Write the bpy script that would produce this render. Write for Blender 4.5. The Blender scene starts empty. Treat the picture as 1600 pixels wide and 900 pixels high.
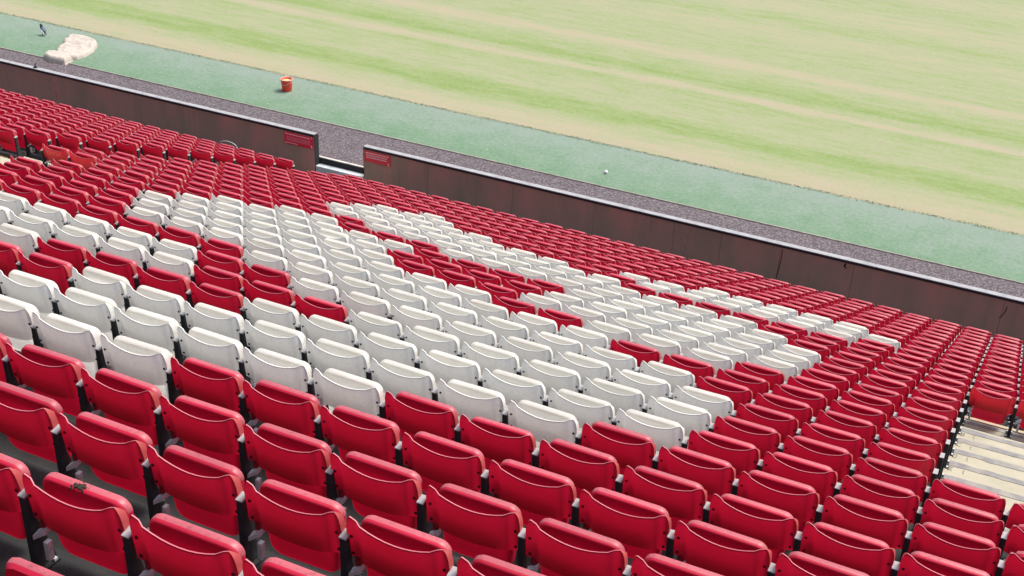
import bpy, bmesh, math, random
import numpy as np
from mathutils import Vector, Matrix, Euler

random.seed(7)
rng = np.random.default_rng(11)
S = bpy.context.scene
COL = S.collection
PI = math.pi

# ------------------------------------------------------------------ camera
H0 = 8.15                                    # height of the row-0 backrest tips above the pitch
cam = bpy.data.objects.new('camera', bpy.data.cameras.new('camera'))
COL.objects.link(cam)
cam.location = (3.69099, -4.04651, 3.63385 + H0)
cam.rotation_euler = (1.05507905, -0.0379277, 0.44498953)
cam.data.sensor_width = 36.0
cam.data.lens = 2002.79 / 1600 * 36
cam.data.clip_start = 0.1
cam.data.clip_end = 2000
S.camera = cam

# ------------------------------------------------------------------ light
SUN_EL, SUN_AZ = math.radians(63), math.radians(40)      # azimuth from +Y (the pitch) towards +X
W = bpy.data.worlds.new('World'); S.world = W; W.use_nodes = True
nt = W.node_tree; nt.nodes.clear()
sky = nt.nodes.new('ShaderNodeTexSky'); sky.sky_type = 'NISHITA'; sky.sun_disc = False
sky.sun_elevation = SUN_EL; sky.sun_rotation = SUN_AZ
sky.dust_density = 4.0; sky.air_density = 1.0
hs = nt.nodes.new('ShaderNodeHueSaturation'); hs.inputs['Saturation'].default_value = 0.75
bg = nt.nodes.new('ShaderNodeBackground'); bg.inputs['Strength'].default_value = 0.15
wo = nt.nodes.new('ShaderNodeOutputWorld')
nt.links.new(sky.outputs[0], hs.inputs['Color']); nt.links.new(hs.outputs[0], bg.inputs[0]); nt.links.new(bg.outputs[0], wo.inputs[0])

sl = bpy.data.lights.new('sun', 'SUN'); sl.energy = 2.5; sl.angle = math.radians(24); sl.color = (1.0, 0.96, 0.90)
sun = bpy.data.objects.new('sun', sl); COL.objects.link(sun)
sdir = Vector((math.sin(SUN_AZ) * math.cos(SUN_EL), math.cos(SUN_AZ) * math.cos(SUN_EL), math.sin(SUN_EL)))
sun.rotation_euler = sdir.to_track_quat('Z', 'Y').to_euler(); sun.location = (20, 30, 60)

S.view_settings.view_transform = 'Standard'; S.view_settings.look = 'None'
S.view_settings.exposure = 0.62; S.view_settings.gamma = 1.0
S.render.engine = 'CYCLES'
S.cycles.max_bounces = 10; S.cycles.diffuse_bounces = 5; S.cycles.transmission_bounces = 6

# ------------------------------------------------------------------ materials
def newmat(name):
    m = bpy.data.materials.new(name); m.use_nodes = True
    n = m.node_tree.nodes; n.clear()
    return m, n, m.node_tree.links

def N(n, t, **kw):
    x = n.new(t)
    for k, v in kw.items(): setattr(x, k, v)
    return x

def simple(name, col, rough=0.6, spec=0.4, var=0.12, scale=6.0, metal=0.0, bump=0.0, bscale=60.0):
    m, n, l = newmat(name)
    out = N(n, 'ShaderNodeOutputMaterial'); p = N(n, 'ShaderNodeBsdfPrincipled')
    p.inputs['Roughness'].default_value = rough; p.inputs['Specular IOR Level'].default_value = spec; p.inputs['Metallic'].default_value = metal
    tc = N(n, 'ShaderNodeTexCoord'); nz = N(n, 'ShaderNodeTexNoise'); nz.inputs['Scale'].default_value = scale; nz.inputs['Detail'].default_value = 6
    l.new(tc.outputs['Object'], nz.inputs['Vector'])
    r = N(n, 'ShaderNodeValToRGB')
    r.color_ramp.elements[0].position = 0.3; r.color_ramp.elements[1].position = 0.72
    r.color_ramp.elements[0].color = [c * (1 - var) for c in col] + [1]
    r.color_ramp.elements[1].color = [min(1, c * (1 + var)) for c in col] + [1]
    l.new(nz.outputs['Fac'], r.inputs[0]); l.new(r.outputs[0], p.inputs['Base Color'])
    if bump:
        b = N(n, 'ShaderNodeBump'); b.inputs['Strength'].default_value = bump; b.inputs['Distance'].default_value = 0.01
        n2 = N(n, 'ShaderNodeTexNoise'); n2.inputs['Scale'].default_value = bscale; n2.inputs['Detail'].default_value = 4
        l.new(tc.outputs['Object'], n2.inputs['Vector']); l.new(n2.outputs['Fac'], b.inputs['Height']); l.new(b.outputs[0], p.inputs['Normal'])
    l.new(p.outputs[0], out.inputs[0])
    return m

def plastic(name, col, trans, tcol, rough, dirt=(0.25, 0.2, 0.17), dirtamt=0.25, fade=None, fadeamt=0.0):
    """moulded seat plastic: glossy skin over a slightly light-passing body, with scuffs and grime of its own"""
    m, n, l = newmat(name)
    out = N(n, 'ShaderNodeOutputMaterial'); p = N(n, 'ShaderNodeBsdfPrincipled')
    p.inputs['Specular IOR Level'].default_value = 0.45
    tc = N(n, 'ShaderNodeTexCoord'); oi = N(n, 'ShaderNodeObjectInfo')
    add = N(n, 'ShaderNodeVectorMath', operation='MULTIPLY_ADD')
    add.inputs[1].default_value = (1, 1, 1)
    cmb = N(n, 'ShaderNodeCombineXYZ'); mul = N(n, 'ShaderNodeMath', operation='MULTIPLY'); mul.inputs[1].default_value = 37.0
    l.new(oi.outputs['Random'], mul.inputs[0]); l.new(mul.outputs[0], cmb.inputs[0]); l.new(mul.outputs[0], cmb.inputs[2])
    l.new(tc.outputs['Object'], add.inputs[0]); l.new(cmb.outputs[0], add.inputs[2])
    # broad tone change, fine speckle grime
    n1 = N(n, 'ShaderNodeTexNoise'); n1.inputs['Scale'].default_value = 5; n1.inputs['Detail'].default_value = 5
    n2 = N(n, 'ShaderNodeTexNoise'); n2.inputs['Scale'].default_value = 42; n2.inputs['Detail'].default_value = 8; n2.inputs['Roughness'].default_value = 0.7
    l.new(add.outputs[0], n1.inputs['Vector']); l.new(add.outputs[0], n2.inputs['Vector'])
    r1 = N(n, 'ShaderNodeMapRange'); r1.inputs[1].default_value = 0.25; r1.inputs[2].default_value = 0.75; r1.inputs[3].default_value = 0.88; r1.inputs[4].default_value = 1.06
    l.new(n1.outputs['Fac'], r1.inputs[0])
    orr = N(n, 'ShaderNodeMapRange'); orr.inputs[3].default_value = 0.9; orr.inputs[4].default_value = 1.08
    l.new(oi.outputs['Random'], orr.inputs[0])
    mm = N(n, 'ShaderNodeMath', operation='MULTIPLY'); l.new(r1.outputs[0], mm.inputs[0]); l.new(orr.outputs[0], mm.inputs[1])
    vm = N(n, 'ShaderNodeVectorMath', operation='SCALE'); vm.inputs[0].default_value = col; l.new(mm.outputs[0], vm.inputs['Scale'])
    src = vm.outputs[0]
    if fade is not None:
        n3 = N(n, 'ShaderNodeTexNoise'); n3.inputs['Scale'].default_value = 2.6; n3.inputs['Detail'].default_value = 3
        l.new(add.outputs[0], n3.inputs['Vector'])
        r3 = N(n, 'ShaderNodeMapRange'); r3.inputs[1].default_value = 0.42; r3.inputs[2].default_value = 0.7; r3.inputs[3].default_value = 0; r3.inputs[4].default_value = fadeamt
        l.new(n3.outputs['Fac'], r3.inputs[0])
        mf = N(n, 'ShaderNodeMix', data_type='RGBA'); mf.inputs[7].default_value = list(fade) + [1]
        l.new(r3.outputs[0], mf.inputs[0]); l.new(src, mf.inputs[6]); src = mf.outputs[2]
    r2 = N(n, 'ShaderNodeMapRange'); r2.inputs[1].default_value = 0.52; r2.inputs[2].default_value = 0.74; r2.inputs[3].default_value = 0.0; r2.inputs[4].default_value = dirtamt
    l.new(n2.outputs['Fac'], r2.inputs[0])
    mx = N(n, 'ShaderNodeMix', data_type='RGBA'); mx.inputs[7].default_value = list(dirt) + [1]
    l.new(r2.outputs[0], mx.inputs[0]); l.new(src, mx.inputs[6])
    l.new(mx.outputs[2], p.inputs['Base Color'])
    rr = N(n, 'ShaderNodeMapRange'); rr.inputs[3].default_value = rough - 0.08; rr.inputs[4].default_value = rough + 0.14
    l.new(n2.outputs['Fac'], rr.inputs[0]); l.new(rr.outputs[0], p.inputs['Roughness'])
    b = N(n, 'ShaderNodeBump'); b.inputs['Strength'].default_value = 0.06; b.inputs['Distance'].default_value = 0.004
    l.new(n2.outputs['Fac'], b.inputs['Height']); l.new(b.outputs[0], p.inputs['Normal'])
    if trans > 0:
        t = N(n, 'ShaderNodeBsdfTranslucent'); t.inputs['Color'].default_value = list(tcol) + [1]
        ms = N(n, 'ShaderNodeMixShader'); ms.inputs[0].default_value = trans
        l.new(p.outputs[0], ms.inputs[1]); l.new(t.outputs[0], ms.inputs[2]); l.new(ms.outputs[0], out.inputs[0])
    else:
        l.new(p.outputs[0], out.inputs[0])
    return m

RED = (0.15, 0.011, 0.021)
M = {}
M['red'] = plastic('red_seat_plastic', RED, 0.28, (0.93, 0.008, 0.055), 0.50, dirt=(0.2, 0.03, 0.03), dirtamt=0.25)  # same plastic as the pan, with the backrest's shade in its colour
M['red_pan'] = plastic('red_pan_plastic', (0.50, 0.006, 0.038), 0.18, (0.95, 0.008, 0.055), 0.48, dirt=(0.16, 0.02, 0.03), dirtamt=0.25)  # brighter copy of the seat red, standing for light inside the tipped pan
M['red_edge'] = plastic('sunlit_worn_red_edge', (0.52, 0.125, 0.155), 0.0, RED, 0.45, dirt=(0.38, 0.06, 0.09), dirtamt=0.5)  # pale pink paints sunlight along the worn backrest rim
M['red_flange'] = plastic('sunlit_red_side_flange', (0.56, 0.105, 0.105), 0.25, (0.95, 0.13, 0.13), 0.42, dirt=(0.4, 0.05, 0.05), dirtamt=0.3)  # salmon copy of the red, direct sun painted on the flanges
M['red_sheen'] = plastic('red_lip_sheen', (0.40, 0.08, 0.10), 0.0, RED, 0.42, dirt=(0.20, 0.03, 0.045), dirtamt=0.9)  # top of the red pan lip, sky sheen mixed in as paler pink
M['red_faded'] = plastic('sun_faded_red_plastic', (0.18, 0.014, 0.020), 0.34, (0.92, 0.02, 0.05), 0.45, dirt=(0.2, 0.05, 0.04), dirtamt=0.3, fade=(0.34, 0.035, 0.035), fadeamt=0.6)
M['white'] = plastic('off_white_seat_plastic', (0.80, 0.79, 0.78), 0.26, (0.84, 0.83, 0.79), 0.42, dirt=(0.40, 0.37, 0.31), dirtamt=0.5)
M['white_pan'] = plastic('off_white_pan_plastic', (0.77, 0.735, 0.68), 0.45, (0.95, 0.92, 0.84), 0.42, dirt=(0.45, 0.41, 0.33), dirtamt=0.5)
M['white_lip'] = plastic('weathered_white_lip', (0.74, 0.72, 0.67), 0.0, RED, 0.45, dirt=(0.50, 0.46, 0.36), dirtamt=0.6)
M['post'] = simple('black_post_paint', (0.026, 0.029, 0.031), 0.6, 0.25, 0.25, 20)
M['galv'] = simple('worn_galvanised_steel', (0.55, 0.56, 0.57), 0.45, 0.5, 0.18, 25, metal=0.15)
M['cap'] = simple('weathered_grey_cap', (0.34, 0.34, 0.345), 0.55, 0.4, 0.2, 30)
M['bolt'] = simple('dark_bolt', (0.03, 0.03, 0.035), 0.4, 0.5, 0.1)
M['red_bolt'] = simple('painted_over_bolt', (0.07, 0.006, 0.012), 0.5, 0.4, 0.1)
M['zinc'] = simple('zinc_bolt', (0.65, 0.65, 0.66), 0.35, 0.5, 0.1)

def concrete(name, a, b, stain, sc=2.0):
    m, n, l = newmat(name)
    out = N(n, 'ShaderNodeOutputMaterial'); p = N(n, 'ShaderNodeBsdfPrincipled'); p.inputs['Roughness'].default_value = 0.85; p.inputs['Specular IOR Level'].default_value = 0.25
    tc = N(n, 'ShaderNodeTexCoord')
    n1 = N(n, 'ShaderNodeTexNoise'); n1.inputs['Scale'].default_value = sc; n1.inputs['Detail'].default_value = 8; n1.inputs['Roughness'].default_value = 0.65
    n2 = N(n, 'ShaderNodeTexNoise'); n2.inputs['Scale'].default_value = 90; n2.inputs['Detail'].default_value = 4
    n3 = N(n, 'ShaderNodeTexVoronoi'); n3.inputs['Scale'].default_value = 9
    for q in (n1, n2, n3): l.new(tc.outputs['Object'], q.inputs['Vector'])
    r = N(n, 'ShaderNodeValToRGB'); e = r.color_ramp.elements
    e[0].position = 0.3; e[0].color = list(stain) + [1]; e[1].position = 0.68; e[1].color = list(b) + [1]
    x = e.new(0.45); x.color = list(a) + [1]
    l.new(n1.outputs['Fac'], r.inputs[0])
    r3 = N(n, 'ShaderNodeMapRange'); r3.inputs[1].default_value = 0.015; r3.inputs[2].default_value = 0.05; r3.inputs[3].default_value = 0.55; r3.inputs[4].default_value = 0.0
    l.new(n3.outputs['Distance'], r3.inputs[0])
    mx = N(n, 'ShaderNodeMix', data_type='RGBA'); mx.inputs[7].default_value = [c * 0.3 for c in stain] + [1]
    l.new(r3.outputs[0], mx.inputs[0]); l.new(r.outputs[0], mx.inputs[6])
    l.new(mx.outputs[2], p.inputs['Base Color'])
    bp = N(n, 'ShaderNodeBump'); bp.inputs['Strength'].default_value = 0.35; bp.inputs['Distance'].default_value = 0.006
    l.new(n2.outputs['Fac'], bp.inputs['Height']); l.new(bp.outputs[0], p.inputs['Normal'])
    l.new(p.outputs[0], out.inputs[0])
    return m

M['tread'] = concrete('shaded_grimy_concrete', (0.022, 0.022, 0.022), (0.036, 0.035, 0.033), (0.015, 0.015, 0.016))  # grimy concrete, with the shade under the seats put into its tone
M['step'] = concrete('beige_gangway_concrete', (0.36, 0.33, 0.245), (0.41, 0.375, 0.285), (0.29, 0.27, 0.21))
M['nosing'] = concrete('worn_grey_nosing', (0.21, 0.20, 0.195), (0.30, 0.275, 0.24), (0.16, 0.15, 0.15), 7)
M['lip'] = concrete('brown_step_lip', (0.36, 0.29, 0.20), (0.42, 0.35, 0.25), (0.27, 0.22, 0.16), 5)
M['walk'] = concrete('grey_walkway', (0.17, 0.165, 0.16), (0.22, 0.21, 0.20), (0.11, 0.11, 0.11), 3)
M['floor'] = concrete('pale_front_floor', (0.45, 0.48, 0.50), (0.52, 0.55, 0.56), (0.3, 0.33, 0.35), 2)
M['wallcap'] = concrete('grey_wall_coping', (0.29, 0.29, 0.30), (0.35, 0.35, 0.36), (0.22, 0.22, 0.23), 5)
M['yellow'] = simple('yellow_edging', (0.60, 0.42, 0.08), 0.6, 0.3)
M['kerb'] = concrete('pale_kerb', (0.50, 0.47, 0.42), (0.58, 0.55, 0.5), (0.36, 0.33, 0.3), 4)
M['edging'] = concrete('dull_edging', (0.26, 0.235, 0.20), (0.33, 0.30, 0.26), (0.17, 0.15, 0.13), 4)
M['kerbshade'] = simple('shaded_kerb_face', (0.03, 0.033, 0.035), 0.8, 0.2)  # near-black tone paints the shadow below the kerb edge

def wallmat():
    m, n, l = newmat('brown_wall_paint')
    out = N(n, 'ShaderNodeOutputMaterial'); p = N(n, 'ShaderNodeBsdfPrincipled'); p.inputs['Roughness'].default_value = 0.6; p.inputs['Specular IOR Level'].default_value = 0.3
    tc = N(n, 'ShaderNodeTexCoord'); mp = N(n, 'ShaderNodeMapping'); mp.inputs['Scale'].default_value = (1.6, 1.0, 0.5)
    n1 = N(n, 'ShaderNodeTexNoise'); n1.inputs['Scale'].default_value = 1.3; n1.inputs['Detail'].default_value = 7; n1.inputs['Roughness'].default_value = 0.6
    l.new(tc.outputs['Object'], mp.inputs[0]); l.new(mp.outputs[0], n1.inputs['Vector'])
    r = N(n, 'ShaderNodeValToRGB'); e = r.color_ramp.elements
    e[0].position = 0.3; e[0].color = (0.2707, 0.2180, 0.1557, 1); e[1].position = 0.72; e[1].color = (0.4886, 0.2463, 0.1955, 1)
    x = e.new(0.5); x.color = (0.3703, 0.2405, 0.1819, 1)
    l.new(n1.outputs['Fac'], r.inputs[0])
    mp2 = N(n, 'ShaderNodeMapping'); mp2.inputs['Scale'].default_value = (9, 1, 0.7)
    n2 = N(n, 'ShaderNodeTexNoise'); n2.inputs['Scale'].default_value = 1.0; n2.inputs['Detail'].default_value = 8
    l.new(tc.outputs['Object'], mp2.inputs[0]); l.new(mp2.outputs[0], n2.inputs['Vector'])
    r2 = N(n, 'ShaderNodeMapRange'); r2.inputs[1].default_value = 0.6; r2.inputs[2].default_value = 0.75; r2.inputs[4].default_value = 0.55
    l.new(n2.outputs['Fac'], r2.inputs[0])
    mx = N(n, 'ShaderNodeMix', data_type='RGBA'); mx.inputs[7].default_value = (0.2392, 0.1866, 0.1421, 1)
    l.new(r2.outputs[0], mx.inputs[0]); l.new(r.outputs[0], mx.inputs[6]); l.new(mx.outputs[2], p.inputs['Base Color'])
    l.new(p.outputs[0], out.inputs[0])
    return m
M['wall'] = wallmat()
M['joint'] = simple('dark_joint', (0.035, 0.028, 0.028), 0.8, 0.2)

def grassmat():
    m, n, l = newmat('parched_pitch_grass')
    out = N(n, 'ShaderNodeOutputMaterial'); p = N(n, 'ShaderNodeBsdfPrincipled'); p.inputs['Roughness'].default_value = 0.9; p.inputs['Specular IOR Level'].default_value = 0.1
    ge = N(n, 'ShaderNodeNewGeometry'); sp = N(n, 'ShaderNodeSeparateXYZ'); l.new(ge.outputs['Position'], sp.inputs[0])
    # mowing bands run along the touchline: colour by distance from the wall, edges ragged by stretched noise
    mp = N(n, 'ShaderNodeMapping'); mp.inputs['Scale'].default_value = (0.22, 1.3, 1)
    l.new(ge.outputs['Position'], mp.inputs[0])
    n1 = N(n, 'ShaderNodeTexNoise'); n1.inputs['Scale'].default_value = 1.0; n1.inputs['Detail'].default_value = 6; n1.inputs['Roughness'].default_value = 0.6
    l.new(mp.outputs[0], n1.inputs['Vector'])
    a = N(n, 'ShaderNodeMath', operation='MULTIPLY_ADD'); a.inputs[1].default_value = 0.85; l.new(n1.outputs['Fac'], a.inputs[0])
    l.new(sp.outputs['Y'], a.inputs[2])
    s = N(n, 'ShaderNodeMapRange'); s.inputs[1].default_value = 22.0 + 0.42; s.inputs[2].default_value = 42.0 + 0.42
    l.new(a.outputs[0], s.inputs[0])
    r = N(n, 'ShaderNodeValToRGB'); r.color_ramp.interpolation = 'EASE'
    # base tone = amount of green, 0 tan .. 1 green
    band = [(22.0, .05), (22.6, .12), (23.1, .42), (23.75, .85), (24.2, .8), (24.7, .45), (25.6, .5), (26.3, .62), (26.7, .05), (27.0, .55),
            (27.4, .85), (28.0, .62), (28.7, .45), (29.1, .06), (29.6, .5), (31.0, .5), (32.5, .32), (33.6, .6), (35.0, .3), (37, .55), (38.5, .3), (40, .6), (42, .4)]
    e = r.color_ramp.elements
    e[0].position = 0; e[0].color = [band[0][1]] * 3 + [1]
    e[1].position = 1; e[1].color = [band[-1][1]] * 3 + [1]
    for y, v in band[1:-1]:
        x = e.new((y - 22) / 20); x.color = [v] * 3 + [1]
    l.new(s.outputs[0], r.inputs[0])
    mp2 = N(n, 'ShaderNodeMapping'); mp2.inputs['Scale'].default_value = (0.5, 2.6, 1); l.new(ge.outputs['Position'], mp2.inputs[0])
    n2 = N(n, 'ShaderNodeTexNoise'); n2.inputs['Scale'].default_value = 1.4; n2.inputs['Detail'].default_value = 9; n2.inputs['Roughness'].default_value = 0.68
    l.new(mp2.outputs[0], n2.inputs['Vector'])
    n3 = N(n, 'ShaderNodeTexNoise'); n3.inputs['Scale'].default_value = 9; n3.inputs['Detail'].default_value = 9; n3.inputs['Roughness'].default_value = 0.75
    l.new(ge.outputs['Position'], n3.inputs['Vector'])
    c1 = N(n, 'ShaderNodeMapRange'); c1.inputs[1].default_value = 0.3; c1.inputs[2].default_value = 0.7; c1.inputs[3].default_value = -0.24; c1.inputs[4].default_value = 0.30
    l.new(n2.outputs['Fac'], c1.inputs[0])
    c2 = N(n, 'ShaderNodeMapRange'); c2.inputs[1].default_value = 0.3; c2.inputs[2].default_value = 0.7; c2.inputs[3].default_value = -0.22; c2.inputs[4].default_value = 0.22
    l.new(n3.outputs['Fac'], c2.inputs[0])
    n4 = N(n, 'ShaderNodeTexNoise'); n4.inputs['Scale'].default_value = 30; n4.inputs['Detail'].default_value = 4; n4.inputs['Roughness'].default_value = 0.7
    l.new(ge.outputs['Position'], n4.inputs['Vector'])
    c3 = N(n, 'ShaderNodeMapRange'); c3.inputs[1].default_value = 0.3; c3.inputs[2].default_value = 0.7; c3.inputs[3].default_value = -0.16; c3.inputs[4].default_value = 0.16
    l.new(n4.outputs['Fac'], c3.inputs[0])
    c12 = N(n, 'ShaderNodeMath', operation='ADD'); l.new(c2.outputs[0], c12.inputs[0]); l.new(c3.outputs[0], c12.inputs[1]); c2 = c12
    s1 = N(n, 'ShaderNodeMath', operation='ADD'); l.new(r.outputs[0], s1.inputs[0]); l.new(c1.outputs[0], s1.inputs[1])
    s2 = N(n, 'ShaderNodeMath', operation='ADD'); l.new(s1.outputs[0], s2.inputs[0]); l.new(c2.outputs[0], s2.inputs[1])
    cr = N(n, 'ShaderNodeValToRGB'); e = cr.color_ramp.elements
    e[0].position = 0.0; e[0].color = (0.3166, 0.2781, 0.1925, 1)
    e[1].position = 1.0; e[1].color = (0.1754, 0.2353, 0.0813, 1)
    for ps, c in ((0.22, (0.292, 0.281, 0.177)), (0.5, (0.254, 0.275, 0.156)), (0.78, (0.212, 0.264, 0.112))):
        x = e.new(ps); x.color = list(c) + [1]
    l.new(s2.outputs[0], cr.inputs[0]); l.new(cr.outputs[0], p.inputs['Base Color'])
    b = N(n, 'ShaderNodeBump'); b.inputs['Strength'].default_value = 0.5; b.inputs['Distance'].default_value = 0.03
    l.new(n3.outputs['Fac'], b.inputs['Height']); l.new(b.outputs[0], p.inputs['Normal'])
    l.new(p.outputs[0], out.inputs[0])
    return m
M['grass'] = grassmat()

def turfmat():
    m, n, l = newmat('artificial_turf')
    out = N(n, 'ShaderNodeOutputMaterial'); p = N(n, 'ShaderNodeBsdfPrincipled'); p.inputs['Roughness'].default_value = 0.85; p.inputs['Specular IOR Level'].default_value = 0.2
    ge = N(n, 'ShaderNodeNewGeometry'); sp = N(n, 'ShaderNodeSeparateXYZ'); l.new(ge.outputs['Position'], sp.inputs[0])
    n1 = N(n, 'ShaderNodeTexNoise'); n1.inputs['Scale'].default_value = 1.3; n1.inputs['Detail'].default_value = 8; n1.inputs['Roughness'].default_value = 0.7; n1.inputs['Distortion'].default_value = 0.05
    n2 = N(n, 'ShaderNodeTexNoise'); n2.inputs['Scale'].default_value = 11; n2.inputs['Detail'].default_value = 8; n2.inputs['Roughness'].default_value = 0.8
    l.new(ge.outputs['Position'], n1.inputs['Vector']); l.new(ge.outputs['Position'], n2.inputs['Vector'])
    g = N(n, 'ShaderNodeMapRange'); g.inputs[1].default_value = 20.0; g.inputs[2].default_value = 22.1; g.inputs[3].default_value = -0.18; g.inputs[4].default_value = 0.05
    l.new(sp.outputs['Y'], g.inputs[0])
    a = N(n, 'ShaderNodeMath', operation='MULTIPLY_ADD'); a.inputs[1].default_value = 0.55; l.new(n1.outputs['Fac'], a.inputs[0]); l.new(g.outputs[0], a.inputs[2])
    a0 = N(n, 'ShaderNodeMath', operation='ADD'); a0.inputs[1].default_value = 0.215; l.new(a.outputs[0], a0.inputs[0]); a = a0
    b2 = N(n, 'ShaderNodeMath', operation='MULTIPLY_ADD'); b2.inputs[1].default_value = 0.95; l.new(n2.outputs['Fac'], b2.inputs[0]); l.new(a.outputs[0], b2.inputs[2])
    r = N(n, 'ShaderNodeValToRGB'); e = r.color_ramp.elements
    e[0].position = 0.60; e[0].color = (0.085, 0.165, 0.088, 1); e[1].position = 1.22 if False else 1.0; e[1].color = (0.19, 0.24, 0.195, 1)
    x = e.new(0.80); x.color = (0.13, 0.207, 0.132, 1)
    x = e.new(0.92); x.color = (0.16, 0.224, 0.163, 1)
    l.new(b2.outputs[0], r.inputs[0]); l.new(r.outputs[0], p.inputs['Base Color'])
    b = N(n, 'ShaderNodeBump'); b.inputs['Strength'].default_value = 0.4; b.inputs['Distance'].default_value = 0.02
    l.new(n2.outputs['Fac'], b.inputs['Height']); l.new(b.outputs[0], p.inputs['Normal'])
    l.new(p.outputs[0], out.inputs[0])
    return m
M['turf'] = turfmat()

def trackmat():
    m, n, l = newmat('purple_grey_rubber_crumb')
    out = N(n, 'ShaderNodeOutputMaterial'); p = N(n, 'ShaderNodeBsdfPrincipled'); p.inputs['Roughness'].default_value = 0.9; p.inputs['Specular IOR Level'].default_value = 0.2
    ge = N(n, 'ShaderNodeNewGeometry')
    v = N(n, 'ShaderNodeTexVoronoi'); v.inputs['Scale'].default_value = 38
    n2 = N(n, 'ShaderNodeTexNoise'); n2.inputs['Scale'].default_value = 14; n2.inputs['Detail'].default_value = 9; n2.inputs['Roughness'].default_value = 0.8
    l.new(ge.outputs['Position'], v.inputs['Vector']); l.new(ge.outputs['Position'], n2.inputs['Vector'])
    sx = N(n, 'ShaderNodeSeparateColor'); l.new(v.outputs['Color'], sx.inputs[0])
    a = N(n, 'ShaderNodeMath', operation='MULTIPLY_ADD'); a.inputs[1].default_value = 0.5; l.new(sx.outputs[0], a.inputs[0]); l.new(n2.outputs['Fac'], a.inputs[2])
    r = N(n, 'ShaderNodeValToRGB'); e = r.color_ramp.elements
    e[0].position = 0.3; e[0].color = (0.0411, 0.0307, 0.0358, 1); e[1].position = 1.05 if False else 1.0; e[1].color = (0.1853, 0.1637, 0.1677, 1)
    x = e.new(0.72); x.color = (0.0919, 0.0744, 0.0812, 1)
    l.new(a.outputs[0], r.inputs[0]); l.new(r.outputs[0], p.inputs['Base Color'])
    b = N(n, 'ShaderNodeBump'); b.inputs['Strength'].default_value = 0.5; b.inputs['Distance'].default_value = 0.01
    l.new(n2.outputs['Fac'], b.inputs['Height']); l.new(b.outputs[0], p.inputs['Normal'])
    l.new(p.outputs[0], out.inputs[0])
    return m
M['track'] = trackmat()
M['earth'] = simple('far_ground', (0.16, 0.18, 0.10), 0.9, 0.1, 0.3, 0.05)
M['sheet'] = simple('cream_folded_sheet', (0.43, 0.375, 0.325), 0.8, 0.2, 0.08, 3, bump=0.3, bscale=14)
M['bucket'] = simple('red_bucket_plastic', (0.78, 0.07, 0.035), 0.45, 0.4, 0.1, 8)
M['bucket_rim'] = simple('pale_red_rim', (0.66, 0.28, 0.24), 0.5, 0.4, 0.1, 8)
M['sand'] = simple('orange_sand', (0.66, 0.42, 0.20), 0.9, 0.1, 0.2, 30)
M['ball'] = simple('white_ball', (0.75, 0.76, 0.72), 0.5, 0.4, 0.05)
M['sign'] = simple('red_sign_panel', (0.72, 0.03, 0.06), 0.45, 0.4, 0.1, 9)
M['signtext'] = simple('pale_sign_print', (0.80, 0.50, 0.50), 0.6, 0.3, 0.1, 40)
M['signtext_dim'] = simple('small_sign_print', (0.72, 0.20, 0.24), 0.6, 0.3, 0.1, 40)
M['letter'] = simple('faded_orange_letters', (0.70, 0.24, 0.12), 0.6, 0.3, 0.2, 60)
M['paintmark'] = simple('worn_dark_paint', (0.22, 0.205, 0.17), 0.8, 0.2, 0.4, 60)
M['moss'] = simple('dark_moss', (0.035, 0.032, 0.022), 0.95, 0.1, 0.5, 80)
M['hoop'] = simple('grey_hoop_rail', (0.40, 0.40, 0.42), 0.4, 0.5, 0.1)
M['black_f'] = simple('black_feathers', (0.012, 0.013, 0.02), 0.5, 0.4, 0.2, 30)
M['blue_f'] = simple('blue_grey_feathers', (0.055, 0.075, 0.15), 0.5, 0.4, 0.3, 30)
M['white_f'] = simple('white_feathers', (0.72, 0.75, 0.80), 0.7, 0.3, 0.05, 30)
M['beak'] = simple('dark_beak_and_legs', (0.03, 0.03, 0.03), 0.5, 0.4)

# ------------------------------------------------------------------ helpers
def link(name, me, mats, parent=None, loc=(0, 0, 0), rot=(0, 0, 0)):
    for m in (mats if isinstance(mats, (list, tuple)) else [mats]): me.materials.append(m)
    o = bpy.data.objects.new(name, me); COL.objects.link(o)
    o.location = loc; o.rotation_euler = rot
    if parent is not None: o.parent = parent
    return o

def tag(o, label=None, cat=None, group=None, kind=None):
    if label: o['label'] = label
    if cat: o['category'] = cat
    if group: o['group'] = group
    if kind: o['kind'] = kind
    return o

def empty(name, loc=(0, 0, 0), rot=(0, 0, 0)):
    o = bpy.data.objects.new(name, None); COL.objects.link(o); o.location = loc; o.rotation_euler = rot
    o.empty_display_size = 0.1
    return o

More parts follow.
